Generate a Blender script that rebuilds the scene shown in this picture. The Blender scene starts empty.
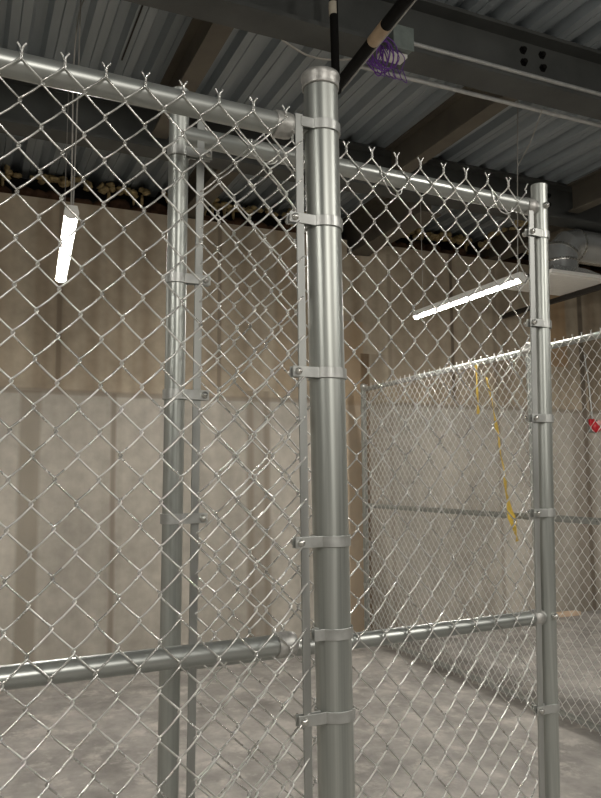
import bpy, math, random
import numpy as np
from mathutils import Vector, Matrix

random.seed(7)
PI = math.pi
scene = bpy.context.scene
col = scene.collection

# ------------------------------------------------------------------ frame of the room
# world X runs along the chain-link fence, Y goes away through it, Z is up.
YAW_W = -0.0407                      # the far wall is turned a little from the fence
DS = Vector((math.cos(YAW_W), math.sin(YAW_W), 0))
DN = Vector((-math.sin(YAW_W), math.cos(YAW_W), 0))
def W(s, n, z):                      # wall frame -> world
    return DS * s + DN * n + Vector((0, 0, z))
WALL_N = 6.1265
DECK_Z = 3.95

# ------------------------------------------------------------------ mesh collecting
class MB:
    def __init__(self):
        self.v, self.f, self.smooth = [], [], []
    def add(self, verts, faces, smooth=False):
        o = len(self.v)
        self.v.extend([tuple(p) for p in verts])
        for f in faces:
            self.f.append(tuple(o + i for i in f)); self.smooth.append(smooth)
        return self
    def box(self, x0, x1, y0, y1, z0, z1):
        return self.add([(x0,y0,z0),(x1,y0,z0),(x1,y1,z0),(x0,y1,z0),(x0,y0,z1),(x1,y0,z1),(x1,y1,z1),(x0,y1,z1)],
                 [(0,3,2,1),(4,5,6,7),(0,1,5,4),(1,2,6,5),(2,3,7,6),(3,0,4,7)])
    def tube(self, pts, r, n=8, cap=True, radii=None, hollow_end=False):
        P = np.array([tuple(p) for p in pts], float)
        m = len(P)
        T = np.empty_like(P)
        T[1:-1] = P[2:] - P[:-2]; T[0] = P[1]-P[0]; T[-1] = P[-1]-P[-2]
        T /= np.maximum(np.linalg.norm(T, axis=1), 1e-9)[:,None]
        a = np.array([0,0,1.]) if abs(T[0][2]) < .9 else np.array([1.,0,0])
        u = np.cross(T[0], a); u /= np.linalg.norm(u)
        ang = np.arange(n) * 2*PI/n
        ca, sa = np.cos(ang)[:,None], np.sin(ang)[:,None]
        V = []
        for i in range(m):
            u = u - T[i]*np.dot(u, T[i]); u /= max(np.linalg.norm(u), 1e-9)
            w = np.cross(T[i], u)
            rr = r if radii is None else radii[i]
            V.append(P[i] + rr*(ca*u + sa*w))
        V = np.concatenate(V)
        F = []
        for i in range(m-1):
            for k in range(n):
                k2 = (k+1) % n
                F.append((i*n+k, i*n+k2, (i+1)*n+k2, (i+1)*n+k))
        self.add(V.tolist(), F, True)
        if cap:                                   # end discs have vertices of their own, so the wall shades evenly
            A, Z = V[:n].tolist(), V[-n:].tolist()
            self.add(A, [tuple(range(n-1,-1,-1))]); self.add(Z, [tuple(range(n))])
        return self
    def lathe(self, prof, c=(0,0,0), n=32, axis='z', smooth=True):
        V, F = [], []
        for (r, h) in prof:
            for k in range(n):
                a = 2*PI*k/n
                p = (r*math.cos(a), r*math.sin(a), h)
                if axis == 'x': p = (h, p[0], p[1])
                if axis == 'y': p = (p[0], -h, p[1])
                V.append((p[0]+c[0], p[1]+c[1], p[2]+c[2]))
        for i in range(len(prof)-1):
            for k in range(n):
                k2 = (k+1) % n
                F.append((i*n+k, i*n+k2, (i+1)*n+k2, (i+1)*n+k))
        return self.add(V, F, smooth)
    def prism(self, poly, axis, a0, a1):
        # poly: list of 2-D points; axis 'y' => (x,z) profile extruded along y ; 'z' => (x,y) ; 'x' => (y,z)
        def mk(p, a):
            return {'y': (p[0], a, p[1]), 'z': (p[0], p[1], a), 'x': (a, p[0], p[1])}[axis]
        n = len(poly)
        V = [mk(p, a0) for p in poly] + [mk(p, a1) for p in poly]
        F = [(i, (i+1) % n, n+(i+1) % n, n+i) for i in range(n)]
        F += [tuple(range(n-1,-1,-1)), tuple(range(n, 2*n))]
        return self.add(V, F)
    def xform(self, fn):
        self.v = [tuple(fn(Vector(p))) for p in self.v]; return self
    def build(self, name, mat, parent=None, origin=None, smooth_angle=None):
        me = bpy.data.meshes.new(name)
        off = Vector(origin) if origin is not None else (parent['_o'] if parent is not None and '_o' in parent else None)
        v = self.v
        if origin is not None:
            v = [tuple(Vector(p) - Vector(origin)) for p in v]
        me.from_pydata(v, [], self.f)
        me.polygons.foreach_set('use_smooth', self.smooth)
        me.update()
        if mat: me.materials.append(mat)
        o = bpy.data.objects.new(name, me); col.objects.link(o)
        if parent is not None: o.parent = parent
        return o

def bevel(o, w=.002, seg=2):
    m = o.modifiers.new('bevel', 'BEVEL'); m.width = w; m.segments = seg; m.limit_method = 'ANGLE'
    return o

def tag(o, label=None, cat=None, group=None, kind=None):
    if label: o['label'] = label
    if cat: o['category'] = cat
    if group: o['group'] = group
    if kind: o['kind'] = kind
    return o

def empty(name, loc, rz=0.0):
    o = bpy.data.objects.new(name, None); col.objects.link(o)
    o.location = loc; o.rotation_euler = (0, 0, rz); o.empty_display_size = .1
    return o

def copy_tree(o, parent=None):
    c = o.copy(); col.objects.link(c)
    if parent is not None:
        c.parent = parent
    for ch in list(o.children):
        copy_tree(ch, c)
    return c

# ------------------------------------------------------------------ materials
def new_mat(name):
    m = bpy.data.materials.new(name); m.use_nodes = True
    nt = m.node_tree; b = nt.nodes['Principled BSDF']
    return m, nt, b
def N(nt, t, **kw):
    n = nt.nodes.new(t)
    for k, v in kw.items(): setattr(n, k, v)
    return n
def ramp(nt, fac, stops):
    r = N(nt, 'ShaderNodeValToRGB')
    e = r.color_ramp.elements
    while len(e) < len(stops): e.new(.5)
    for el, (p, c) in zip(e, stops):
        el.position = p; el.color = (*c, 1) if len(c) == 3 else c
    nt.links.new(fac, r.inputs[0])
    return r.outputs[0]
def noise(nt, scale, detail=4, vec=None, rough=.55):
    n = N(nt, 'ShaderNodeTexNoise'); n.inputs['Scale'].default_value = scale
    n.inputs['Detail'].default_value = detail; n.inputs['Roughness'].default_value = rough
    if vec is not None: nt.links.new(vec, n.inputs['Vector'])
    return n.outputs['Fac']
def coords(nt, scale=(1,1,1)):
    tc = N(nt, 'ShaderNodeTexCoord'); mp = N(nt, 'ShaderNodeMapping')
    mp.inputs['Scale'].default_value = scale
    nt.links.new(tc.outputs['Object'], mp.inputs['Vector'])
    return mp.outputs['Vector']
def mixc(nt, fac, a, b, mode='MIX'):
    m = N(nt, 'ShaderNodeMix', data_type='RGBA', blend_type=mode)
    for i, x in ((0, fac), (6, a), (7, b)):
        if isinstance(x, (int, float)): m.inputs[i].default_value = x
        elif isinstance(x, tuple): m.inputs[i].default_value = (*x, 1)
        else: nt.links.new(x, m.inputs[i])
    return m.outputs[2]
def math_n(nt, op, a, b=None, c=None):
    m = N(nt, 'ShaderNodeMath', operation=op)
    for i, x in enumerate((a, b, c)):
        if x is None: continue
        if isinstance(x, (int, float)): m.inputs[i].default_value = x
        else: nt.links.new(x, m.inputs[i])
    return m.outputs[0]

def metal(name, c0, c1, metallic=.9, r0=.25, r1=.45, scale=(30,30,3), ns=1.0, bump=.0):
    m, nt, b = new_mat(name)
    v = coords(nt, scale)
    f = noise(nt, ns, 5, v)
    nt.links.new(ramp(nt, f, [(.3, c0), (.7, c1)]), b.inputs['Base Color'])
    b.inputs['Metallic'].default_value = metallic
    mr = N(nt, 'ShaderNodeMapRange'); nt.links.new(f, mr.inputs[0])
    mr.inputs[1].default_value = .3; mr.inputs[2].default_value = .7
    mr.inputs[3].default_value = r0; mr.inputs[4].default_value = r1
    nt.links.new(mr.outputs[0], b.inputs['Roughness'])
    if bump:
        bp = N(nt, 'ShaderNodeBump'); bp.inputs['Strength'].default_value = bump; bp.inputs['Distance'].default_value = .002
        nt.links.new(f, bp.inputs['Height']); nt.links.new(bp.outputs[0], b.inputs['Normal'])
    return m
def plain(name, c, rough=.5, metallic=0.0, var=.15, scale=20):
    m, nt, b = new_mat(name)
    f = noise(nt, scale, 4, coords(nt))
    lo = tuple(x*(1-var) for x in c); hi = tuple(min(1, x*(1+var)) for x in c)
    nt.links.new(ramp(nt, f, [(.3, lo), (.7, hi)]), b.inputs['Base Color'])
    b.inputs['Roughness'].default_value = rough; b.inputs['Metallic'].default_value = metallic
    return m
def emit(name, c, s):
    m, nt, b = new_mat(name)
    b.inputs['Base Color'].default_value = (*c, 1)
    b.inputs['Emission Color'].default_value = (*c, 1)
    b.inputs['Emission Strength'].default_value = s
    return m

M = {}
M['post'] = metal('galvanized_post', (.31,.33,.31), (.57,.59,.555), .68, .30, .46, (55,55,.6), 1.0)
M['rail'] = metal('galvanized_rail', (.34,.36,.345), (.50,.515,.49), .72, .27, .42, (1.5,40,40), 1.0)
M['wire'] = metal('galvanized_wire', (.64,.64,.61), (.80,.80,.77), .88, .22, .36, (20,20,20), 1.0)
M['wire_far_lit'] = metal('galvanized_wire_far_lit', (.82,.82,.79), (.92,.92,.89), .4, .28, .4, (20,20,20), 1.0)  # paler wire copy; light falling on the back fence is put into its colour
M['band'] = metal('galvanized_band', (.44,.45,.43), (.58,.59,.57), .7, .34, .5, (30,30,30), 1.0)
M['bar'] = metal('galvanized_bar', (.36,.37,.355), (.47,.48,.46), .75, .36, .5, (30,30,4), 1.0)
M['bolt'] = metal('zinc_bolt', (.55,.55,.52), (.75,.74,.70), .9, .2, .35, (60,60,60), 1.0)
M['cap'] = metal('cast_cap', (.38,.38,.36), (.58,.57,.54), .6, .34, .55, (80,80,80), 1.0, .5)
M['deck'] = metal('metal_deck', (.29,.33,.355), (.41,.45,.475), .35, .42, .6, (8,.6,8), 1.0)
M['beam'] = plain('primed_steel', (.080,.084,.080), .65, .1, .25, 3)
M['joist'] = plain('primed_joist_steel', (.125,.110,.085), .65, .1, .25, 3)
M['conduit'] = metal('conduit_steel', (.48,.49,.48), (.6,.6,.58), .6, .35, .5, (20,20,20), 1.0)
M['pullbox'] = plain('steel_box', (.25,.29,.27), .5, .4)
M['white'] = plain('white_enamel', (.78,.77,.73), .4, 0, .05)
M['diffuser'] = emit('led_diffuser', (1.0,.955,.89), 235.0)
M['duct'] = metal('duct_steel', (.62,.64,.64), (.76,.78,.78), .7, .16, .28, (6,6,6), 1.0)
M['black'] = plain('black_pipe', (.008,.0075,.007), .75, 0, .2)
M['black'].node_tree.nodes['Principled BSDF'].inputs['Specular IOR Level'].default_value = .12
M['black_edge'] = plain('grey_cable', (.34,.33,.30), .5)
M['tan'] = plain('tan_label', (.42,.31,.20), .7)
M['cream'] = plain('cream_label', (.52,.47,.38), .7)
M['purple'] = plain('purple_wire', (.15,.045,.30), .45)
M['insulwire'] = plain('pale_cable', (.42,.40,.36), .5)
M['foam'] = plain('yellow_foam', (.56,.43,.22), .9, 0, .45, 25)
M['batt'] = plain('brown_insulation', (.10,.052,.028), .95, 0, .5, 10)
M['dark'] = plain('dark_strut', (.018,.015,.012), .6)
M['tape'] = plain('yellow_tape', (.78,.55,.09), .45, 0, .15, 30)
M['red'] = plain('red_plastic', (.55,.02,.03), .35)
M['pink'] = plain('pale_lens', (.75,.45,.42), .3)
M['wood'] = plain('pine_board', (.66,.50,.36), .7, 0, .15, 8)

def wall_mat(seams=True):
    m, nt, b = new_mat('poured_concrete')
    tc = N(nt, 'ShaderNodeTexCoord'); sp = N(nt, 'ShaderNodeSeparateXYZ')
    nt.links.new(tc.outputs['Object'], sp.inputs[0])
    X, Z = sp.outputs[0], sp.outputs[2]
    streak = noise(nt, 1.0, 6, coords(nt, (2.2, 2.2, .25)))
    fine = noise(nt, 9.0, 6, coords(nt))
    board = noise(nt, 1.0, 2, coords(nt, (5.5, 5.5, .03)))
    blotch = noise(nt, 1.1, 4, coords(nt))
    low = ramp(nt, streak, [(.28, (.325,.295,.25)), (.5, (.43,.398,.342)), (.72, (.52,.482,.42))])
    up = low if not seams else ramp(nt, board, [(.3, (.30,.24,.17)), (.5, (.39,.325,.24)), (.7, (.46,.395,.30))])
    wob = math_n(nt, 'MULTIPLY_ADD', math_n(nt, 'SUBTRACT', blotch, .5), .05, Z)
    mr = N(nt, 'ShaderNodeMapRange'); nt.links.new(wob, mr.inputs[0])
    mr.inputs[1].default_value = 2.10; mr.inputs[2].default_value = 2.15
    c = mixc(nt, mr.outputs[0], low, up)
    c = mixc(nt, .25, c, ramp(nt, fine, [(.3, (.25,.25,.25)), (.7, (.75,.75,.75))]), 'OVERLAY')
    c = mixc(nt, .35, c, ramp(nt, blotch, [(.3, (.3,.3,.3)), (.7, (.7,.7,.7))]), 'OVERLAY')
    # pour line
    d = math_n(nt, 'ABSOLUTE', math_n(nt, 'SUBTRACT', wob, 2.125))
    ln = N(nt, 'ShaderNodeMapRange'); nt.links.new(d, ln.inputs[0])
    ln.inputs[1].default_value = .012; ln.inputs[2].default_value = .03; ln.inputs[3].default_value = .45; ln.inputs[4].default_value = 0
    c = mixc(nt, ln.outputs[0], c, (.16,.13,.10))
    if seams:
        # form-board joints: (position, half width, soft edge, strength, colour, z0, z1)
        S = [(.468,.062,.03,.5,(.20,.165,.115),-1,2.13), (1.1,.010,.02,.6,(.2,.16,.12),-1,2.13), (1.62,.02,.03,.5,(.2,.16,.12),-1,2.13),
             (2.28,.016,.03,.6,(.22,.18,.135),-1,2.2), (2.44,.016,.03,.6,(.22,.18,.135),-1,2.2), (2.36,.07,.03,.3,(.25,.21,.16),-1,2.2),
             (3.30,.11,.02,.6,(.46,.33,.20),-1,2.9), (3.44,.035,.02,.85,(.15,.095,.05),-1,2.6), (3.57,.05,.05,.35,(.22,.18,.13),-1,2.6),
             (3.72,.012,.02,.4,(.2,.16,.12),-1,3.6), (4.46,.012,.012,.7,(.08,.06,.045),2.2,3.7), (5.83,.12,.03,.55,(.42,.25,.11),2.6,3.4),
             (6.18,.022,.02,.8,(.10,.08,.06),-1,3.7), (6.13,.12,.06,.45,(.2,.16,.12),-1,2.13), (.66,.012,.012,.5,(.12,.09,.065),2.2,3.7),
             (-.8,.02,.03,.5,(.2,.16,.12),-1,3.6), (7.3,.02,.03,.5,(.2,.16,.12),-1,3.6), (5.0,.014,.02,.45,(.2,.16,.12),-1,3.6),
             (2.0,.012,.012,.5,(.12,.09,.065),2.2,3.7), (2.62,.05,.03,.4,(.40,.30,.19),2.2,3.7)]
        for (p, hw, soft, st, cc, z0, z1) in S:
            wx = math_n(nt, 'MULTIPLY_ADD', math_n(nt, 'SUBTRACT', streak, .5), .06, X)
            dd = math_n(nt, 'ABSOLUTE', math_n(nt, 'SUBTRACT', wx, p))
            k = N(nt, 'ShaderNodeMapRange'); nt.links.new(dd, k.inputs[0])
            k.inputs[1].default_value = hw; k.inputs[2].default_value = hw+soft; k.inputs[3].default_value = st; k.inputs[4].default_value = 0
            za = math_n(nt, 'GREATER_THAN', Z, z0); zb = math_n(nt, 'LESS_THAN', Z, z1)
            f = math_n(nt, 'MULTIPLY', k.outputs[0], math_n(nt, 'MULTIPLY', za, zb))
            f = math_n(nt, 'MULTIPLY', f, math_n(nt, 'MULTIPLY_ADD', fine, .8, .6))
            c = mixc(nt, f, c, cc)
    nt.links.new(c, b.inputs['Base Color'])
    b.inputs['Roughness'].default_value = .88
    bp = N(nt, 'ShaderNodeBump'); bp.inputs['Strength'].default_value = .25; bp.inputs['Distance'].default_value = .01
    nt.links.new(fine, bp.inputs['Height']); nt.links.new(bp.outputs[0], b.inputs['Normal'])
    return m
M['wall'] = wall_mat(); M['wall2'] = wall_mat(False)

def floor_mat():
    m, nt, b = new_mat('slab_concrete')
    a = noise(nt, 2.3, 6, coords(nt, (1, .8, 1)), .66)
    f = noise(nt, 7, 6, coords(nt), .65)
    f2 = noise(nt, 5.2, 7, coords(nt, (1, .8, 1)), .7)
    c = ramp(nt, a, [(.30, (.20,.187,.172)), (.5, (.315,.298,.275)), (.70, (.45,.42,.385))])
    c = mixc(nt, .5, c, ramp(nt, f, [(.3, (.3,.3,.3)), (.7, (.7,.7,.7))]), 'OVERLAY')
    c = mixc(nt, ramp(nt, f2, [(.52, (0,0,0)), (.66, (.75,.75,.75))]), c, (.58,.54,.49))
    nt.links.new(c, b.inputs['Base Color'])
    nt.links.new(ramp(nt, f2, [(.35, (.62,.62,.62)), (.65, (.42,.42,.42))]), b.inputs['Roughness'])
    bp = N(nt, 'ShaderNodeBump'); bp.inputs['Strength'].default_value = .15; bp.inputs['Distance'].default_value = .01
    nt.links.new(f, bp.inputs['Height']); nt.links.new(bp.outputs[0], b.inputs['Normal'])
    return m
M['floor'] = floor_mat()

# ------------------------------------------------------------------ the room shell
S0, S1, N0 = -6.0, 9.5, -6.0
def struct(name, mb, mat):
    o = mb.build(name, mat); o.rotation_euler = (0, 0, YAW_W); tag(o, kind='structure'); return o
struct('floor', MB().box(S0-.3, S1+.3, N0-.3, WALL_N+.6, -.2, 0), M['floor'])
# far wall: poured concrete with a beam pocket cut into its top edge
wt = 3.688
poly = [(S0,0),(S1,0),(S1,wt),(3.62,wt),(3.52,3.555),(3.27,3.545),(3.27,wt),(S0,wt)]
struct('wall_back', MB().prism(poly, 'y', WALL_N, WALL_N+.3), M['wall'])
struct('wall_left', MB().box(S0-.3, S0, N0-.3, WALL_N+.6, 0, 4.1), M['wall2'])
struct('wall_right', MB().box(S1, S1+.3, N0-.3, WALL_N+.6, 0, 4.1), M['wall2'])
struct('wall_front', MB().box(S0, S1, N0-.3, N0, 0, 4.1), M['wall2'])
# corrugated steel deck
pitch, dp = .205, .055
prof = []
k0 = int(S0/pitch)-1; off = .79 - .02
x = off + pitch*int((S0-off)/pitch - 1)
xs = []
while x < S1+.2:
    xs += [(x, 0), (x+.044, 0), (x+.050, .008), (x+.056, 0), (x+.100, 0), (x+.122, dp), (x+.183, dp)]
    x += pitch
mb = MB(); V = []; F = []
for i, (px, pz) in enumerate(xs):
    V += [(px, N0-.3, DECK_Z+pz), (px, WALL_N+.6, DECK_Z+pz)]
for i in range(len(xs)-1):
    F.append((2*i, 2*i+1, 2*i+3, 2*i+2))
mb.add(V, F)
ceil_o = struct('ceiling', mb, M['deck'])
md = ceil_o.modifiers.new('thick', 'SOLIDIFY'); md.thickness = .004; md.offset = 1
struct('gap_shade_1', MB().box(S0, S1, WALL_N+.3, WALL_N+.6, 0, 4.05), M['dark'])     # added dark slab standing in for the shade in the gap above the wall
# side lap of two deck sheets
sl = MB().box(-.004, .004, 0, 3.4, -.012, .0)
o = sl.build('deck_seam', M['dark']); o.location = W(.785, .9, DECK_Z); o.rotation_euler.z = YAW_W
tag(o, 'thin dark lap seam running along the corrugated ceiling deck', 'seam')

# ------------------------------------------------------------------ steel
def ibeam_poly(w, z0, z1, tf, tw):
    h = w/2; t = tw/2
    return [(-h,z0),(h,z0),(h,z0+tf),(t,z0+tf),(t,z1-tf),(h,z1-tf),(h,z1),(-h,z1),(-h,z1-tf),(-t,z1-tf),(-t,z0+tf),(-h,z0+tf)]
def beam_s(n_mid, w, z0, label, s0=S0, s1=S1, bolts=()):
    root = empty('steel_beam', W(1.5, n_mid, z0), YAW_W)
    tag(root, label, 'beam', 'main steel beams')
    MB().prism(ibeam_poly(w, 0, DECK_Z-z0-.002, .022, .012), 'x', s0-1.5, s1-1.5).build('beam_section', M['beam'], root)
    for (s, z) in bolts:
        MB().lathe([(0,.030),(.014,.030),(.017,.026),(.017,.012),(.024,.012),(.024,.006)], (s-1.5, 0, z-z0), 6, 'y', False).build('bolt', M['black'], root)
    return root
beam_s(3.1725, .185, 3.632, 'dark steel beam nearest the viewer crossing the top of the picture',
       bolts=((2.85,3.872),(2.99,3.875),(2.853,3.80),(2.993,3.796)))
beam_s(4.82, .18, 3.632, 'dark steel beam farther back just above the fence top', bolts=((4.55,3.85),(4.55,3.77),(3.05,3.84),(3.05,3.77)))
def joist(s_mid, n0, n1, w, z0, label):
    root = empty('steel_joist', W(s_mid, n0, z0), YAW_W)
    tag(root, label, 'joist', 'steel joists spanning between beams')
    MB().prism(ibeam_poly(w, 0, DECK_Z-z0-.002, .016, .010), 'y', 0, n1-n0).build('joist_section', M['joist'], root)
    return root
na, nb = 3.266, 4.729
joist(1.115, na, nb, .11, 3.70, 'brown steel joist above the left gate post')
joist(2.925, na, nb, .11, 3.70, 'steel joist running from the big beam above the right panel')
joist(4.75, na, nb, .11, 3.70, 'steel joist at the right edge of the picture')
joist(1.72, 4.911, 6.42, .17, 3.70, 'dark steel joist over the wall seen behind the double mesh')
joist(3.40, 4.911, 6.42, .20, 3.56, 'deep steel joist set into a notch in the concrete wall top')
joist(5.05, 4.911, 6.42, .17, 3.70, 'steel joist over the wall behind the right post top')
joist(.05, 4.911, 6.42, .17, 3.70, 'steel joist over the wall at the far left')

# insulation and foam packed on the wall top
mb = MB()
rng = random.Random(3)
def blob(mb, c, rx, ry, rz, n=8, m=5):
    V = []; F = []
    for j in range(m+1):
        t = PI*j/m
        for k in range(n):
            a = 2*PI*k/n; q = 1+rng.uniform(-.22,.22)
            V.append((c[0]+rx*q*math.sin(t)*math.cos(a), c[1]+ry*q*math.sin(t)*math.sin(a), c[2]+rz*q*math.cos(t)))
    for j in range(m):
        for k in range(n):
            F.append((j*n+k, (j+1)*n+k, (j+1)*n+(k+1) % n, j*n+(k+1) % n))
    mb.add(V, F, True)
s = -1.2
while s < 8:
    if not (3.2 < s < 3.6):
        h = rng.uniform(.05,.10)
        blob(mb, (s, WALL_N+.17+rng.uniform(0,.04), 3.70+h*.8), .10, .09, h*.72)
    s += rng.uniform(.09,.2)
o = mb.build('wall_insulation', M['batt']); o.rotation_euler.z = YAW_W
tag(o, 'ragged brown insulation packed on the concrete wall top under the deck', 'insulation', kind='stuff')
mb = MB(); s = -1.2
while s < 8:
    if rng.random() < .70 and not (3.25 < s < 3.6):
        for q in range(5):
            blob(mb, (s+rng.uniform(-.06,.06), WALL_N+.10+rng.uniform(-.04,.05), 3.895+rng.uniform(-.035,.03)), rng.uniform(.018,.045), .035, rng.uniform(.012,.032))
        if rng.random() < .3: blob(mb, (s+.02, WALL_N+.12, 3.83), .014, .02, .05)
    s += rng.uniform(.05,.13)
for k in range(34):                                      # foam along the far-bay joist by the right post
    t = rng.random()
    blob(mb, (4.93+rng.uniform(-.03,.02), 5.15+.95*t, 3.915+rng.uniform(-.03,.025)), rng.uniform(.015,.03), .035, rng.uniform(.012,.03))
o = mb.build('spray_foam', M['foam']); o.rotation_euler.z = YAW_W
tag(o, 'lumpy yellow spray foam beads sealing the deck flutes along the wall top', 'foam', kind='stuff')

# ------------------------------------------------------------------ chain link
S = .0718; PV = .0809
def chain(mb, k0, k1, b, ztop, zbot, r, warp, yoff=0.0, PV=PV, seg=4, sides=6, barbs=True, left_end=None, right_end=None, amp=None):
    """wires between knot columns; integer columns carry the top knots. k in half pitches."""
    a = amp if amp is not None else r*1.15
    e = r*.95
    for j in range(k0, k1):
        xl = b + S*.5*j; xr = xl + S*.5
        # knots of this wire: column j if even -> rows integer ; odd -> rows half
        pts = []
        even = (j % 2 == 0)
        nrow = int((ztop - zbot)/PV*2)
        for i in range(0, nrow+1):
            z = ztop - PV*.5*i
            at_left = ((i % 2 == 0) == even)
            pts.append((at_left, z))
        path = []
        h = .0031 if seg == 4 else .0012
        for i in range(len(pts)):
            L, z = pts[i]
            ex = xl-e if L else xr+e
            if i == 0: path.append((ex, 0.0, z-h))
            elif seg == 4:
                sg = a if L else -a            # leaving strand lies behind when it starts at the left knot
                path += [(ex + (.5*e if L else -.5*e), -sg*.8, z+h), (ex + (-.3*e if L else .3*e), 0.0, z), (ex + (.5*e if L else -.5*e), sg*.8, z-h)]
            else:
                path += [(ex, -.5*(a if L else -a), z+h*.8), (ex, .5*(a if L else -a), z-h*.8)]
            if i+1 < len(pts):
                L2, z2 = pts[i+1]
                sgn = a if L else -a
                xa = xl if L else xr; xb = xr if L else xl
                za, zb = z-h, z2+h
                q = ([.12,.5,.88] if seg == 4 else [.5])
                for t in q:
                    bow = math.sin(PI*t)
                    path.append((xa+(xb-xa)*t + (.0 if L else .0006)*bow, sgn*(1+.35*bow), za+(zb-za)*t + (-.0005 if L else -.0012)*bow))
        # twisted selvage above
        if barbs:
            cx = xl if even else xr
            ph = 0 if even else PI
            tw = []
            for q in range(0, 7):
                t = q/6; aa = ph + t*2.2*PI
                tw.append((cx - r*.95*math.cos(aa), r*.95*math.sin(aa), ztop - .004 + .017*t))
            sgn = -1 if math.cos(ph+2.2*PI) > 0 else 1
            sx = 1 if tw[-1][0] > cx else -1
            tw.append((cx + sx*.0030, tw[-1][1]*1.2, ztop+.0170))
            tw.append((cx + sx*.0072, tw[-1][1]*1.0, ztop+.0225))
            path = tw[::-1] + path[1:]
        mb.tube([warp(x, y+yoff, z) for x, y, z in path], r, sides)
    return mb

def band_path(R, tab, f=.87):
    """outline in plan of a tension band: the two ears point to -x, the front one leaves the ring at y = -f*R"""
    q = R+.0015
    x0 = -math.sqrt(1-f*f)*q; y0 = -f*q
    pts = [(-R-tab, y0), (x0-.004, y0)]
    a0 = math.atan2(y0, x0); a1 = PI + .1
    n = 60
    if a0 < 0: a0 += 2*PI
    a0 -= 2*PI                                   # start on the front, run round the right and the back
    y1 = y0+.0135
    a1 = PI - math.asin(max(-1, min(1, y1/q)))   # back leg meets the ring on the left side
    for i in range(n+1):
        a = a0 + (a1-a0)*i/n
        pts.append((q*math.cos(a), q*math.sin(a)))
    pts += [(min(pts[-1][0]-.004, x0-.006), y1), (-R-tab, y1)]
    return pts
def ribbon(mb, pts, z0, z1, th):
    P = [Vector((x, y)) for x, y in pts]; n = len(P)
    V = []
    for i in range(n):
        d = (P[min(i+1,n-1)] - P[max(i-1,0)]); d.normalize()
        nn = Vector((d.y, -d.x))*th*.5
        for s in (1,-1):
            for z in (z0, z1): V.append((P[i].x+nn.x*s, P[i].y+nn.y*s, z))
    F = []
    for i in range(n-1):
        o, q = 4*i, 4*(i+1)
        F += [(o,o+1,q+1,q), (o+2,q+2,q+3,o+3), (o+1,o+3,q+3,q+1), (o,q,q+2,o+2)]
    F += [(0,2,3,1), (4*(n-1),4*(n-1)+1,4*(n-1)+3,4*(n-1)+2)]
    mb.add(V, F); return mb

def add_band(root, org, c, R, tab, side=-1, h=.022, bolt=True, f=.87):
    """tension band round a post centred at world c=(x,y,z); ears toward side (-1 left, +1 right)"""
    mb = ribbon(MB(), band_path(R, tab, f), -h/2, h/2, .003)
    lc = Vector(c) - org
    fl = (lambda p: Vector((-side*p.x, p.y, p.z)) + lc)
    mb.xform(fl)
    if side > 0: mb.f = [f[::-1] for f in mb.f]
    b = bevel(mb.build('tension_band', M['band'], root), .0012)
    if bolt:
        bx = -R-tab+.011
        m2 = MB().lathe([(0,.0085),(.004,.0080),(.0068,.0055),(.0075,.002),(.0075,0),(.0042,0),(.0042,-.024),(.0075,-.024),(.0075,-.031),(0,-.031)], (bx, -f*(R+.0015)-.0015, 0), 14, 'y')
        m2.xform(fl).build('bolt', M['bolt'], b)
    return b

def lerp_post(p_top, p_bot, z):
    t = (p_top[2]-z)/(p_top[2]-p_bot[2])
    return tuple(p_top[i]+(p_bot[i]-p_top[i])*t for i in range(3))

def line_post(mb, a, b, r, n=40, open_top=False):
    a = Vector(a); b = Vector(b)
    mb.tube([b + (a-b)*t for t in (0, .25, .5, .75, 1)], r, n, cap=not open_top)
    if open_top:
        # rolled rim and the inside of the pipe
        d = (a-b).normalized()
        mb.tube([a, a+d*.0012, a+d*.0012, a, a-d*.12], r, n, cap=False, radii=[r, r-.0006, r-.0032, r-.0034, r-.0034])
    return mb

# ------------------------------------------------------------------ fixed fence in front (left half of the picture)
D1, D2 = 1.3218, 1.501
R1 = .0362
ct, cb = (.7165, D1, 2.288), (.7445, D1, 0.0)
org = Vector((.7445, D1, 0))
fence = empty('chain_link_fence', org)
tag(fence, 'galvanized chain-link fence in the foreground ending at the thick capped round post', 'fence')
def W2L(mb): mb.xform(lambda p: p - org); return mb
post = W2L(line_post(MB(), ct, cb, R1, 48)).build('terminal_post', M['post'], fence)
capm = MB().lathe([(R1+.001,-.026),(R1+.0030,-.026),(R1+.0034,-.022),(R1+.0030,-.010),(R1+.0048,-.006),(R1+.0054,.000),(R1+.0040,.005),
                   (R1-.002,.008),(R1-.010,.0095),(R1-.020,.0105),(.008,.011),(0,.011)], (ct[0], ct[1], ct[2]), 48)
W2L(capm).build('post_cap', M['cap'], post)
# second terminal post far to the left, out of the picture
lp = W2L(line_post(MB(), (-1.42, D1, 2.27), (-1.42, D1, 0), R1, 32)).build('terminal_post', M['post'], fence)
W2L(MB().lathe([(R1+.005,-.034),(R1+.006,.004),(R1-.006,.0135),(0,.018)], (-1.42, D1, 2.27), 32)).build('post_cap', M['cap'], lp)
zt, zm = 2.1656, 1.131
W2L(MB().tube([(-1.38,D1,zt),(-.4,D1,zt),(.632,D1,zt)], .0232, 28)).build('top_rail', M['rail'], fence)
W2L(MB().tube([(-1.38,D1,zm),(-.4,D1,zm),(.632,D1,zm)], .0195, 28)).build('middle_rail', M['rail'], fence)
for z, rr in ((zt,.0232), (zm,.0195)):
    cup = MB().lathe([(rr+.0005,-.034),(rr+.0035,-.034),(rr+.004,-.031),(rr+.004,-.006),(rr+.002,.003),(rr*.6,.009),(0,.010)], (.641, D1, z), 28, 'x')
    W2L(cup).build('rail_end', M['cap'], fence)
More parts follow.
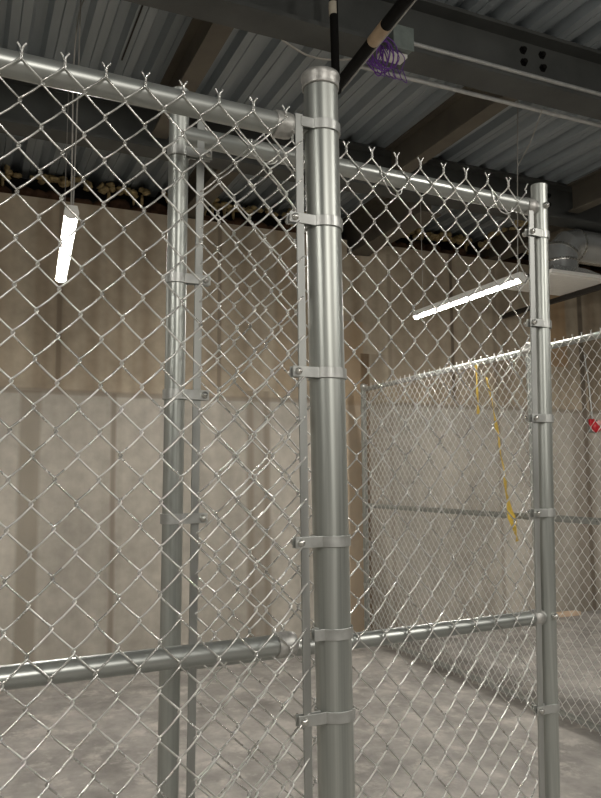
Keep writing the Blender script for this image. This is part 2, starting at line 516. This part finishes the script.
wf = lambda x, y, z: (x + max(0, min(1, (x-.1)/.6))*.004*(2.2-z), y + .0085*max(0, min(1, (x-.605)/.05)), z)
FY = D1-.0285
mesh_f = MB(); chain(mesh_f, -42, 15, .1198, 2.171, .05, .0019, lambda x,y,z: Vector(wf(x,y+FY,z))-org, PV=.0804)
mesh_f.build('chain_link_mesh', M['wire'], fence)
# tension bar threaded through the end of the mesh
bar = MB()
bt, bb = Vector((.6545, FY+.0085, 2.187)), Vector((.668, FY+.0085, .06))
bar.add([(bt.x-.0085,bt.y-.0025,bt.z),(bt.x+.0085,bt.y-.0025,bt.z),(bt.x+.0085,bt.y+.0025,bt.z),(bt.x-.0085,bt.y+.0025,bt.z),
         (bb.x-.0085,bb.y-.0025,bb.z),(bb.x+.0085,bb.y-.0025,bb.z),(bb.x+.0085,bb.y+.0025,bb.z),(bb.x-.0085,bb.y+.0025,bb.z)],
        [(0,1,2,3),(7,6,5,4),(4,5,1,0),(5,6,2,1),(6,7,3,2),(7,4,0,3)])
bevel(W2L(bar).build('tension_bar', M['bar'], fence), .0012)
for z, tb in ((2.1717,.022),(1.9663,.0525),(1.6547,.0515),(1.3222,.0525),(1.1453,.016),(.9911,.0525),(.62,.0525),(.25,.0525)):
    c = lerp_post(ct, cb, z)
    add_band(fence, org, c, R1+.0008, tb, -1, .0215, bolt=tb > .03, f=.60)

# ------------------------------------------------------------------ chain-link panel just behind it (gate)
lt, lb = (.4645, D2, 2.287), (.446, D2, 0.0)
rt, rb = (1.5060, D2, 2.2524), (1.4400, D2, 0.0)
org2 = Vector((.95, D2, 0)); org = org2
gate = empty('chain_link_gate', org2)
tag(gate, 'narrow galvanized chain-link panel standing just behind the thick capped post', 'gate')
RL, RR = .0212, .0225
W2L(line_post(MB(), lt, lb, RL, 36)).build('frame_post', M['post'], gate)
W2L(line_post(MB(), rt, rb, RR, 36, open_top=True)).build('frame_post', M['post'], gate)
def gx(z, R): return (lerp_post(lt, lb, z)[0]+R*0, lerp_post(rt, rb, z)[0])
zt2, zm2 = 2.1895, 1.077
a, b_ = gx(zt2, 0)
W2L(MB().tube([(a+.004,D2,zt2),(.9,D2,zt2),(b_-.019,D2,zt2-.004)], .0205, 28)).build('top_rail', M['rail'], gate)
a, b_ = gx(zm2, 0)
W2L(MB().tube([(a+.015,D2,zm2),(.9,D2,zm2),(b_-.019,D2,zm2+.003)], .0178, 28)).build('middle_rail', M['rail'], gate)
a, b_ = gx(.11, 0)
W2L(MB().tube([(a+.015,D2,.11),(.9,D2,.11),(b_-.019,D2,.11)], .0178, 20)).build('bottom_rail', M['rail'], gate)
for z, r in ((zt2-.004,.0205),(zm2+.003,.0178)):
    bx = gx(z, 0)[1]
    W2L(MB().lathe([(r+.0005,-.035),(r+.003,-.035),(r+.003,-.005),(r*.7,.0),(0,.001)], (bx-RR+.002, D2, z), 24, 'x')).build('rail_end', M['cap'], gate)
    W2L(MB().lathe([(0,.012),(.004,.0115),(.0075,.008),(.009,.003),(.009,-.002),(0,-.002)], (bx+.001, D2-RR, z+.003), 16, 'y')).build('bolt', M['bolt'], gate)
GY = D2-.0250
def wg(x, y, z):
    q = (x-.51)/(1.44-.51)
    t = max(0, min(1, (2.22-z)/.55))
    bump = .016*t*max(0, 1-abs(q-.42)/.5)
    y = y + .0115*max(0, min(1, max((q-.95)/.05, (.05-q)/.05)))
    return Vector((x + bump - (.0285*(2.22-z)*max(0,q-.42)/.58) - .008*(2.22-z)*max(0,.42-q)/.42, y+GY, z)) - org2
mesh_g = MB()
chain(mesh_g, -10, 16, .8686, 2.2215, .09, .0019, wg)
mesh_g.build('chain_link_mesh', M['wire'], gate)
def flat_bar(t, b, w, th):
    t = Vector(t); b = Vector(b); m = MB()
    V = []
    for p in (b, t):
        V += [(p.x-w,p.y-th,p.z),(p.x+w,p.y-th,p.z),(p.x+w,p.y+th,p.z),(p.x-w,p.y+th,p.z)]
    m.add(V, [(3,2,1,0),(4,5,6,7),(0,1,5,4),(1,2,6,5),(2,3,7,6),(3,0,4,7)]); return m
bevel(W2L(flat_bar((.509,GY+.0115,2.225),(.4875,GY+.0115,.09),.0085,.0025)).build('tension_bar', M['bar'], gate), .001)
bevel(W2L(flat_bar((1.4600,GY+.0115,2.198),(1.3990,GY+.0115,.09),.0085,.0025)).build('tension_bar', M['bar'], gate), .001)
for z in (2.1462,1.8671,1.6203,1.365,.80,.35):
    add_band(gate, org2, lerp_post(lt, lb, z), RL+.0006, .047, +1, .021)
for z in (2.1071,1.8552,1.5976,1.3483,.8536,.40):
    add_band(gate, org2, lerp_post(rt, rb, z), RR+.0006, .038, -1, .021)
# tie wires twisted round the top rail
for x, ln in ((.985,.05),(1.335,.035),(.645,.02)):
    z = zt2
    pts = [Vector((x-.02, D2-.0225, z+.012)), Vector((x-.017, D2-.0235, z-.008)), Vector((x-.008, D2-.024, z-.03)), Vector((x+.008, D2-.025, z-.030-ln*.45)),
           Vector((x+.020, D2-.03, z-.030-ln*.6)), Vector((x+.032, D2-.034, z-.030-ln*.45)), Vector((x+.036, D2-.036, z-.030-ln*.1))]
    W2L(MB().tube(pts, .0016, 6)).build('tie_wire', M['wire'], gate)

# ------------------------------------------------------------------ long fence along the back (runs from the far wall toward the viewer)
BYAW = -.0632
bD = Vector((-math.sin(BYAW), math.cos(BYAW), 0)); bNn = Vector((bD.y, -bD.x, 0))
b0 = bNn*3.137
def B(t, off, z): return b0 + bD*t - bNn*off + Vector((0,0,z))    # off > 0 toward the viewer
L1, L0 = 5.93, 1.4
org3 = B(L1, 0, 0); org = org3
back = empty('chain_link_fence', org3)
tag(back, 'long chain-link fence with a middle rail receding to the far concrete wall', 'fence')
for t in (L1, 3.70, 1.6):
    p = W2L(line_post(MB(), B(t,0,2.26), B(t,0,0), .0245, 20)).build('line_post', M['post'], back)
    cp = MB().lathe([(.0285,-.03),(.0295,-.004),(.026,.006),(.012,.014),(0,.016)], tuple(B(t,0,2.26)), 20)
    W2L(cp).build('post_cap', M['cap'], p)
    if t < L1-.1:
        W2L(MB().tube([B(t+.03,0,2.218), B(t-.03,0,2.218)], .0295, 20)).build('loop_cap', M['cap'], p)
for z, r, nm in ((2.218,.0205,'top_rail'),(1.186,.0195,'middle_rail'),(.069,.0195,'bottom_rail')):
    W2L(MB().tube([B(L1-.02,0,z), B(4,0,z), B(L0,0,z)], r, 16)).build(nm, M['rail'], back)
mb = MB()
nj = int((L1-.06-L0)/(S*.5)); nj -= nj % 2
def wb(x, y, z): return B(L1-.05-x, .026-y*1.0, z) - org3
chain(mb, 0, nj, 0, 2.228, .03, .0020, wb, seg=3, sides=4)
mb.build('chain_link_mesh', M['wire_far_lit'], back)
def fb(t, off, z0, z1):
    m = MB(); V = []
    for z in (z0, z1):
        for (dt, do) in ((-.008,-.002),(.008,-.002),(.008,.002),(-.008,.002)):
            V.append(tuple(B(t+dt, off+do, z)))
    m.add(V, [(3,2,1,0),(4,5,6,7),(0,1,5,4),(1,2,6,5),(2,3,7,6),(3,0,4,7)]); return m
W2L(fb(L1-.055, .026, .04, 2.24)).build('tension_bar', M['bar'], back)
for z in (2.05,1.75,1.45,1.1,.8,.5,.2):
    R = .0255
    m = ribbon(MB(), band_path(R, .035), z-.011, z+.011, .003)
    def f_(p): 
        q = B(L1 + p.x, -p.y, p.z); return q - org3
    m.xform(f_).build('tension_band', M['band'], back)

# caution tape hanging in the mesh of the back fence
def tape(name, pts, w, label):
    m = MB(); V = []; F = []
    for i, (t, z, tw) in enumerate(pts):
        ca, sa = math.cos(tw), math.sin(tw)
        V.append(tuple(B(t - w*.5*ca, .036+.5*w*sa, z))); V.append(tuple(B(t + w*.5*ca, .036-.5*w*sa, z)))
    for i in range(len(pts)-1): F.append((2*i,2*i+1,2*i+3,2*i+2))
    o0 = B(pts[-1][0], .036, pts[-1][1])
    m.add(V, F)
    o = m.build(name, M['tape'], None, origin=o0); o.location = o0
    tag(o, label, 'tape', 'yellow tape tails on the back fence')
tape('caution_tape', [(4.205,2.20,.2),(4.20,2.10,.5),(4.20,2.0,.3),(4.195,1.92,.8),(4.193,1.86,1.2)], .05, 'short straight yellow tape tail hanging from the back fence rail')
tape('caution_tape', [(4.09,2.10,.9),(4.06,2.0,.4),(4.03,1.88,.7),(4.005,1.76,.3),(3.98,1.64,.9),(3.955,1.52,.5),(3.935,1.40,1.0),(3.915,1.29,.4),
                      (3.90,1.22,.1),(3.88,1.17,-.3),(3.865,1.12,.2),(3.85,1.07,.5),(3.84,1.03,1.0)], .066, 'long twisted yellow tape tail reaching the middle rail of the back fence')

# ------------------------------------------------------------------ LED strip lights
def strip_light():
    root = empty('strip_light', (0,0,0))
    L = 1.22
    h = MB().prism([(-.034,.022),(-.026,.055),(.026,.055),(.034,.022),(.034,.012),(-.034,.012)], 'y', 0, L)
    bevel(h.build('housing', M['white'], root), .003)
    d = [(-.0185,.012)] + [(.0185*math.cos(a), .012-.017*math.sin(a)) for a in [PI - PI*i/10 for i in range(11)]][1:-1] + [(.0185,.012)]
    MB().prism(d, 'y', .012, L-.012).build('diffuser', M['diffuser'], root)
    for y0, y1 in ((-.004,.012),(L-.012,L+.004)):
        e = MB().prism([(-.034,.024),(.034,.024),(.033,.008),(.018,-.007),(0,-.011),(-.018,-.007),(-.033,.008)], 'y', y0, y1)
        e.build('end_cap', M['white'], root)
    return root
LZ = 2.66
la = strip_light(); la.location = W(.42, 3.5, LZ); la.rotation_euler.z = YAW_W - .075
tag(la, 'short glowing LED strip light hanging at the left seen through the mesh', 'light', 'LED strip lights')
lb_ = copy_tree(la); lb_.location = W(3.17, 3.6, LZ); lb_.rotation_euler.z = YAW_W
lb_['label'] = 'glowing LED strip light hanging at the right just left of the far post'
def cable(name, pts, r, mat, label, cat, group=None, sides=6):
    o0 = Vector(pts[-1])
    m = MB().tube(pts, r, sides)
    o = m.build(name, mat, None, origin=o0); o.location = o0
    tag(o, label, cat, group); return o
def catmull(P, n=8):
    P = [Vector(p) for p in P]; Q = [P[0]*2-P[1]] + P + [P[-1]*2-P[-2]]; out = []
    for i in range(1, len(Q)-2):
        for k in range(n):
            t = k/n
            out.append(.5*((2*Q[i]) + (Q[i+1]-Q[i-1])*t + (2*Q[i-1]-5*Q[i]+4*Q[i+1]-Q[i+2])*t*t + (-Q[i-1]+3*Q[i]-3*Q[i+1]+Q[i+2])*t**3))
    out.append(P[-1]); return out
cable('hanging_cable', catmull([W(.50,3.76,3.955), W(.46,3.74,3.80), W(.435,3.68,3.5), W(.43,3.62,3.1), W(.425,3.56,2.712)]), .0040, M['insulwire'],
      'thin pale hanging cable above the left strip light', 'cable', 'cables holding up the lights')
cable('hanging_cable', [W(.455,3.62,3.95), W(.45,3.62,3.3), W(.44,3.62,2.712)], .004, M['black_edge'],
      'straight grey suspension wire above the left strip light', 'cable', 'cables holding up the lights')
cable('hanging_cable', [W(.52,4.62,3.95), W(.51,4.62,2.712)], .0022, M['black_edge'],
      'suspension wire at the far end of the left strip light', 'cable', 'cables holding up the lights')
cable('hanging_cable', [W(3.30,3.73,3.95), W(3.24,3.70,3.3), W(3.18,3.66,2.712)], .0035, M['black_edge'],
      'straight grey suspension wire above the right strip light', 'cable', 'cables holding up the lights')
cable('hanging_cable', catmull([W(3.08,3.275,3.615), W(3.18,3.5,3.52), W(3.255,3.70,3.47)], 5), .003, M['insulwire'],
      'short slanting pale cable tied from the beam to the right suspension wire', 'cable', 'cables holding up the lights')
cable('hanging_cable', [W(3.17,4.72,3.64), W(3.17,4.72,2.712)], .0022, M['black_edge'],
      'suspension wire at the far end of the right strip light', 'cable', 'cables holding up the lights')

# ------------------------------------------------------------------ conduits, box and wires on the near beam
cable('conduit', [W(2.03,3.072,3.664), W(4,3.072,3.664), W(7,3.072,3.664)], .0115, M['conduit'], 'thin grey conduit running right from the junction box along the beam', 'conduit', None, 12)
cable('conduit', [W(1.80,3.30,3.620), W(4,3.30,3.620), W(7,3.30,3.620)], .012, M['conduit'], 'pale conduit running along the far lower edge of the near beam', 'conduit', None, 12)
jb = empty('junction_box', W(1.945, 3.06, 3.610), YAW_W)
tag(jb, 'square grey steel junction box on the near beam beside the purple wires', 'box')
bevel(MB().box(-.055,.055,-.05,.018,-.03,.085).build('box_body', M['pullbox'], jb), .004)
bevel(MB().box(-.06,.06,-.054,-.05,-.034,.089).build('cover_plate', M['pullbox'], jb), .0015)
MB().lathe([(.016,0),(.020,.004),(.020,.016),(.014,.02),(.0125,.03)], (.055, .01, .052), 16, 'x').build('connector', M['bolt'], jb)
MB().box(-.10,.04,-.02,.05,-.055,-.036).build('mounting_bracket', M['white'], jb)
rr = random.Random(11)
pts = []
for k in range(150):
    t = k/149
    a = t*2*PI*9
    rad = .042+.03*math.sin(t*23)
    pts.append(W(1.815 + rad*math.cos(a) + .015*math.sin(t*41), 3.02+.03*math.sin(t*17+a*.3), 3.555 - .06*t + rad*1.5*math.sin(a) + .02*math.sin(t*31)))
wc = empty('wire_bundle', pts[-1])
tag(wc, 'tangled coil of thin purple wires hanging below the near beam', 'wire')
def wl(P, r, nm='wire_strand'):
    m = MB().tube([Vector(p)-wc.location for p in P], r, 5); m.build(nm, M['purple'], wc)
wl(pts, .0034, 'wire_coil')
for k in range(5):
    s = 1.795+.032*k
    wl(catmull([W(s,3.05,3.60), W(s+.02,3.0,3.52), W(s-.01+.02*rr.random(),3.02,3.44), W(s+.03,3.0,3.42-.03*rr.random()), W(s+.01,3.01,3.47)], 6), .0022)
cable('loose_cable', catmull([W(1.37,3.26,3.64), W(1.46,3.28,3.618), W(1.56,3.29,3.60), W(1.68,3.29,3.61), W(1.80,3.27,3.63)], 5), .005, M['insulwire'], 'thin pale cable sagging under the near beam left of the capped post', 'cable')

# ------------------------------------------------------------------ black pipes
pe = (1.512, 2.9, 3.225)
pr = empty('black_pipe', W(*pe), YAW_W)
tag(pr, 'sloping thick black pipe with a tan label crossing behind the capped post', 'pipe')
def PL(mb, nm, mat): mb.xform(lambda p: p - Vector(pe)); return mb.build(nm, mat, pr)
PL(MB().tube([(1.512,2.9,3.235),(1.44,1.9,3.235),(1.36,.8,3.235)], .025, 20), 'pipe_run', M['black'])
PL(MB().tube([(1.537,2.92,3.224),(1.463,1.9,3.224),(1.385,.8,3.224)], .006, 8), 'edge_cable', M['black_edge'])
def along(t): return (1.512+(1.44-1.512)*(2.9-t), t, 3.235)
PL(MB().tube([along(2.53),along(2.41)], .0262, 20), 'label_band', M['tan'])
pv = empty('black_pipe', W(1.497, 2.9, 3.20), YAW_W)
tag(pv, 'slim upright black pipe with a pale label rising behind the capped post', 'pipe')
MB().tube([(0.006,0,0),(0,0,.37),(-.006,0,.749)], .0195, 18).build('pipe_run', M['black'], pv)
MB().tube([(-.003,0,.375),(-.004,0,.435)], .0205, 18).build('label_band', M['cream'], pv)
MB().lathe([(.0195,-.03),(.026,-.03),(.028,-.02),(.028,.02),(.026,.03),(.0195,.03)], (.004,0,.03), 18).build('coupling', M['black'], pv)

# ------------------------------------------------------------------ duct and ceiling plenum box at the right
bx = empty('air_diffuser', W(4.69, 4.91, 3.10), YAW_W)
tag(bx, 'square pale ceiling air box hanging below the round duct at the right', 'vent')
bevel(MB().box(-.335,.335,-.31,.31,.0,.03).build('face_frame', M['white'], bx), .004)
MB().add([(-.31,-.285,.03),(.31,-.285,.03),(.31,.285,.03),(-.31,.285,.03),(-.17,-.17,.12),(.17,-.17,.12),(.17,.17,.12),(-.17,.17,.12)],
         [(0,1,5,4),(1,2,6,5),(2,3,7,6),(3,0,4,7),(4,5,6,7),(3,2,1,0)]).build('plenum', M['duct'], bx)
bevel(MB().box(-.29,.29,-.265,.265,-.004,.001).build('face_plate', M['white'], bx), .002)
dk = empty('round_duct', W(4.75, 4.91, 3.222), YAW_W)
tag(dk, 'shiny round sheet-metal duct elbow turning right above the air box', 'duct')
R = .148
MB().tube([(0,0,0),(0,0,.05),(0,0,.09)], R, 40).build('collar', M['duct'], dk)
arc = []
ER = .165
for i in range(4):
    a = (PI/2)*i/3
    arc.append((ER-ER*math.cos(a), 0, .09+ER*math.sin(a)))
def ring_at(p, d, n=40):
    d = Vector(d).normalized(); u = Vector((0,1,0)); w = d.cross(u)
    return [p + u*R*math.cos(2*PI*k/n) + w*R*math.sin(2*PI*k/n) for k in range(n)]
for i in range(3):
    p, q = Vector(arc[i]), Vector(arc[i+1])
    da = [(0,0,1),(.5,0,.866),(.866,0,.5),(1,0,0)]
    A, Bq = ring_at(p, da[i]), ring_at(q, da[i+1])
    g = MB().add(A+Bq, [(k, (k+1) % 40, 40+(k+1) % 40, 40+k) for k in range(40)], True); g.build('elbow_gore', M['duct'], dk)
MB().tube([(ER,0,.09+ER),(1.2,0,.09+ER),(3.4,0,.09+ER)], R, 40).build('duct_run', M['duct'], dk)
for i, (p, d) in enumerate([((0,0,.085),(0,0,1)), (arc[1],(.5,0,.866)), ((ER+.01,0,.09+ER),(1,0,0)), ((ER+1.2,0,.09+ER),(1,0,0))]):
    p = Vector(p); d = Vector(d).normalized()
    MB().tube([p-d*.012, p, p+d*.012], R+.004, 40, radii=[R+.0005,R+.004,R+.0005]).build('joint_ring', M['bolt'], dk)
# dark strut beside the box
st = MB().box(-.022,.022,0,1.75,0,.042)
o = bevel(st.build('support_strut', M['dark']), .003); o.location = W(5.075, 4.37, 3.065); o.rotation_euler.z = YAW_W
tag(o, 'dark steel strut running beside the air box to the concrete wall', 'strut')
for n in (4.62, 5.2):
    cable('hanging_rod', [W(5.075, n, DECK_Z), W(5.075, n, 3.1)], .004, M['dark'], ('near' if n < 5 else 'far')+' threaded rod holding the dark strut beside the air box', 'rod', 'rods holding the strut')

# ------------------------------------------------------------------ red alarm on the wall, with its conduit
al = empty('fire_alarm', W(6.285, WALL_N, 1.975), YAW_W); al.scale = (.78,.78,.78)
tag(al, 'small red alarm device on the concrete wall at the right edge', 'alarm')
bevel(MB().box(-.085,.085,-.02,0,-.10,.075).build('back_plate', M['pullbox'], al), .004)
bevel(MB().box(-.10,.015,-.055,-.02,-.02,.085).build('alarm_body', M['red'], al), .008)
MB().lathe([(.075,.0),(.08,.02),(.078,.04),(.065,.055),(.04,.066),(0,.07)], (.02,-.02,-.025), 24, 'y').build('sounder', M['red'], al)
MB().lathe([(.045,.0),(.045,.012),(.03,.022),(0,.026)], (.045,-.075,.03), 16, 'y').build('lens', M['pink'], al)
cable('conduit', catmull([W(6.195,WALL_N-.02,2.75), W(6.21,WALL_N-.02,2.6), W(6.235,WALL_N-.02,2.45), W(6.265,WALL_N-.02,2.04)], 6), .009, M['conduit'],
      'thin pale conduit running down the wall to the red alarm', 'conduit', None, 10)

# ------------------------------------------------------------------ board on the floor by the wall
bd = MB().box(-.32,.30,-.045,.045,0,.038)
o = bevel(bd.build('lumber_board', M['wood']), .003); o.location = W(5.55, 6.03, 0); o.rotation_euler.z = YAW_W - .02
tag(o, 'short tan lumber board lying on the floor against the far wall', 'board')

# ------------------------------------------------------------------ light
def area(s, n, z, power, lx=.07, ly=1.2, rx=0.0):
    l = bpy.data.lights.new('unseen_strip_lamp', 'AREA'); l.shape = 'RECTANGLE'; l.size = lx; l.size_y = ly
    l.energy = power; l.color = (1, .955, .885)
    o = bpy.data.objects.new('unseen_strip_lamp', l); col.objects.link(o)
    o.location = W(s, n, z); o.rotation_euler = (rx, 0, YAW_W); return o
PW = 30
for s_, n_, k_, t_ in ((-2.3,-.5,2.2,.6),(-2.6,-3.8,1,0),(.5,-2.6,2.4,.7),(2.7,-.6,1.5,.6),(4.3,-3.8,1,0),(5.4,-.6,1.3,.3)):  # added unseen lamps, some tilted at the fence to brighten its near side
    area(s_, n_, 2.95, PW*k_*.8, rx=t_)
area(-2.4, 4.1, LZ, PW); area(5.95, 4.1, LZ-.02, PW)
w = bpy.data.worlds.new('room_ambience'); scene.world = w; w.use_nodes = True
w.node_tree.nodes['Background'].inputs[0].default_value = (.9,.93,1,1)
w.node_tree.nodes['Background'].inputs[1].default_value = .02

# ------------------------------------------------------------------ camera
cam = bpy.data.cameras.new('camera'); co = bpy.data.objects.new('camera', cam); col.objects.link(co)
fw = Vector((0.4462, 0.8891, 0.1026)).normalized()
rt_ = Vector((0.8941, -0.4478, -0.0083)); rt_ = (rt_ - fw*rt_.dot(fw)).normalized(); up = rt_.cross(fw)
co.matrix_world = Matrix(((rt_.x, up.x, -fw.x, 0), (rt_.y, up.y, -fw.y, 0), (rt_.z, up.z, -fw.z, 1.45), (0,0,0,1)))
cam.sensor_fit = 'HORIZONTAL'; cam.sensor_width = 36; cam.lens = 745.52/601*36
cam.clip_start = .02; cam.clip_end = 100
scene.camera = co
scene.view_settings.view_transform = 'Standard'
scene.view_settings.look = 'None'
scene.view_settings.exposure = -.12
scene.cycles.max_bounces = 8
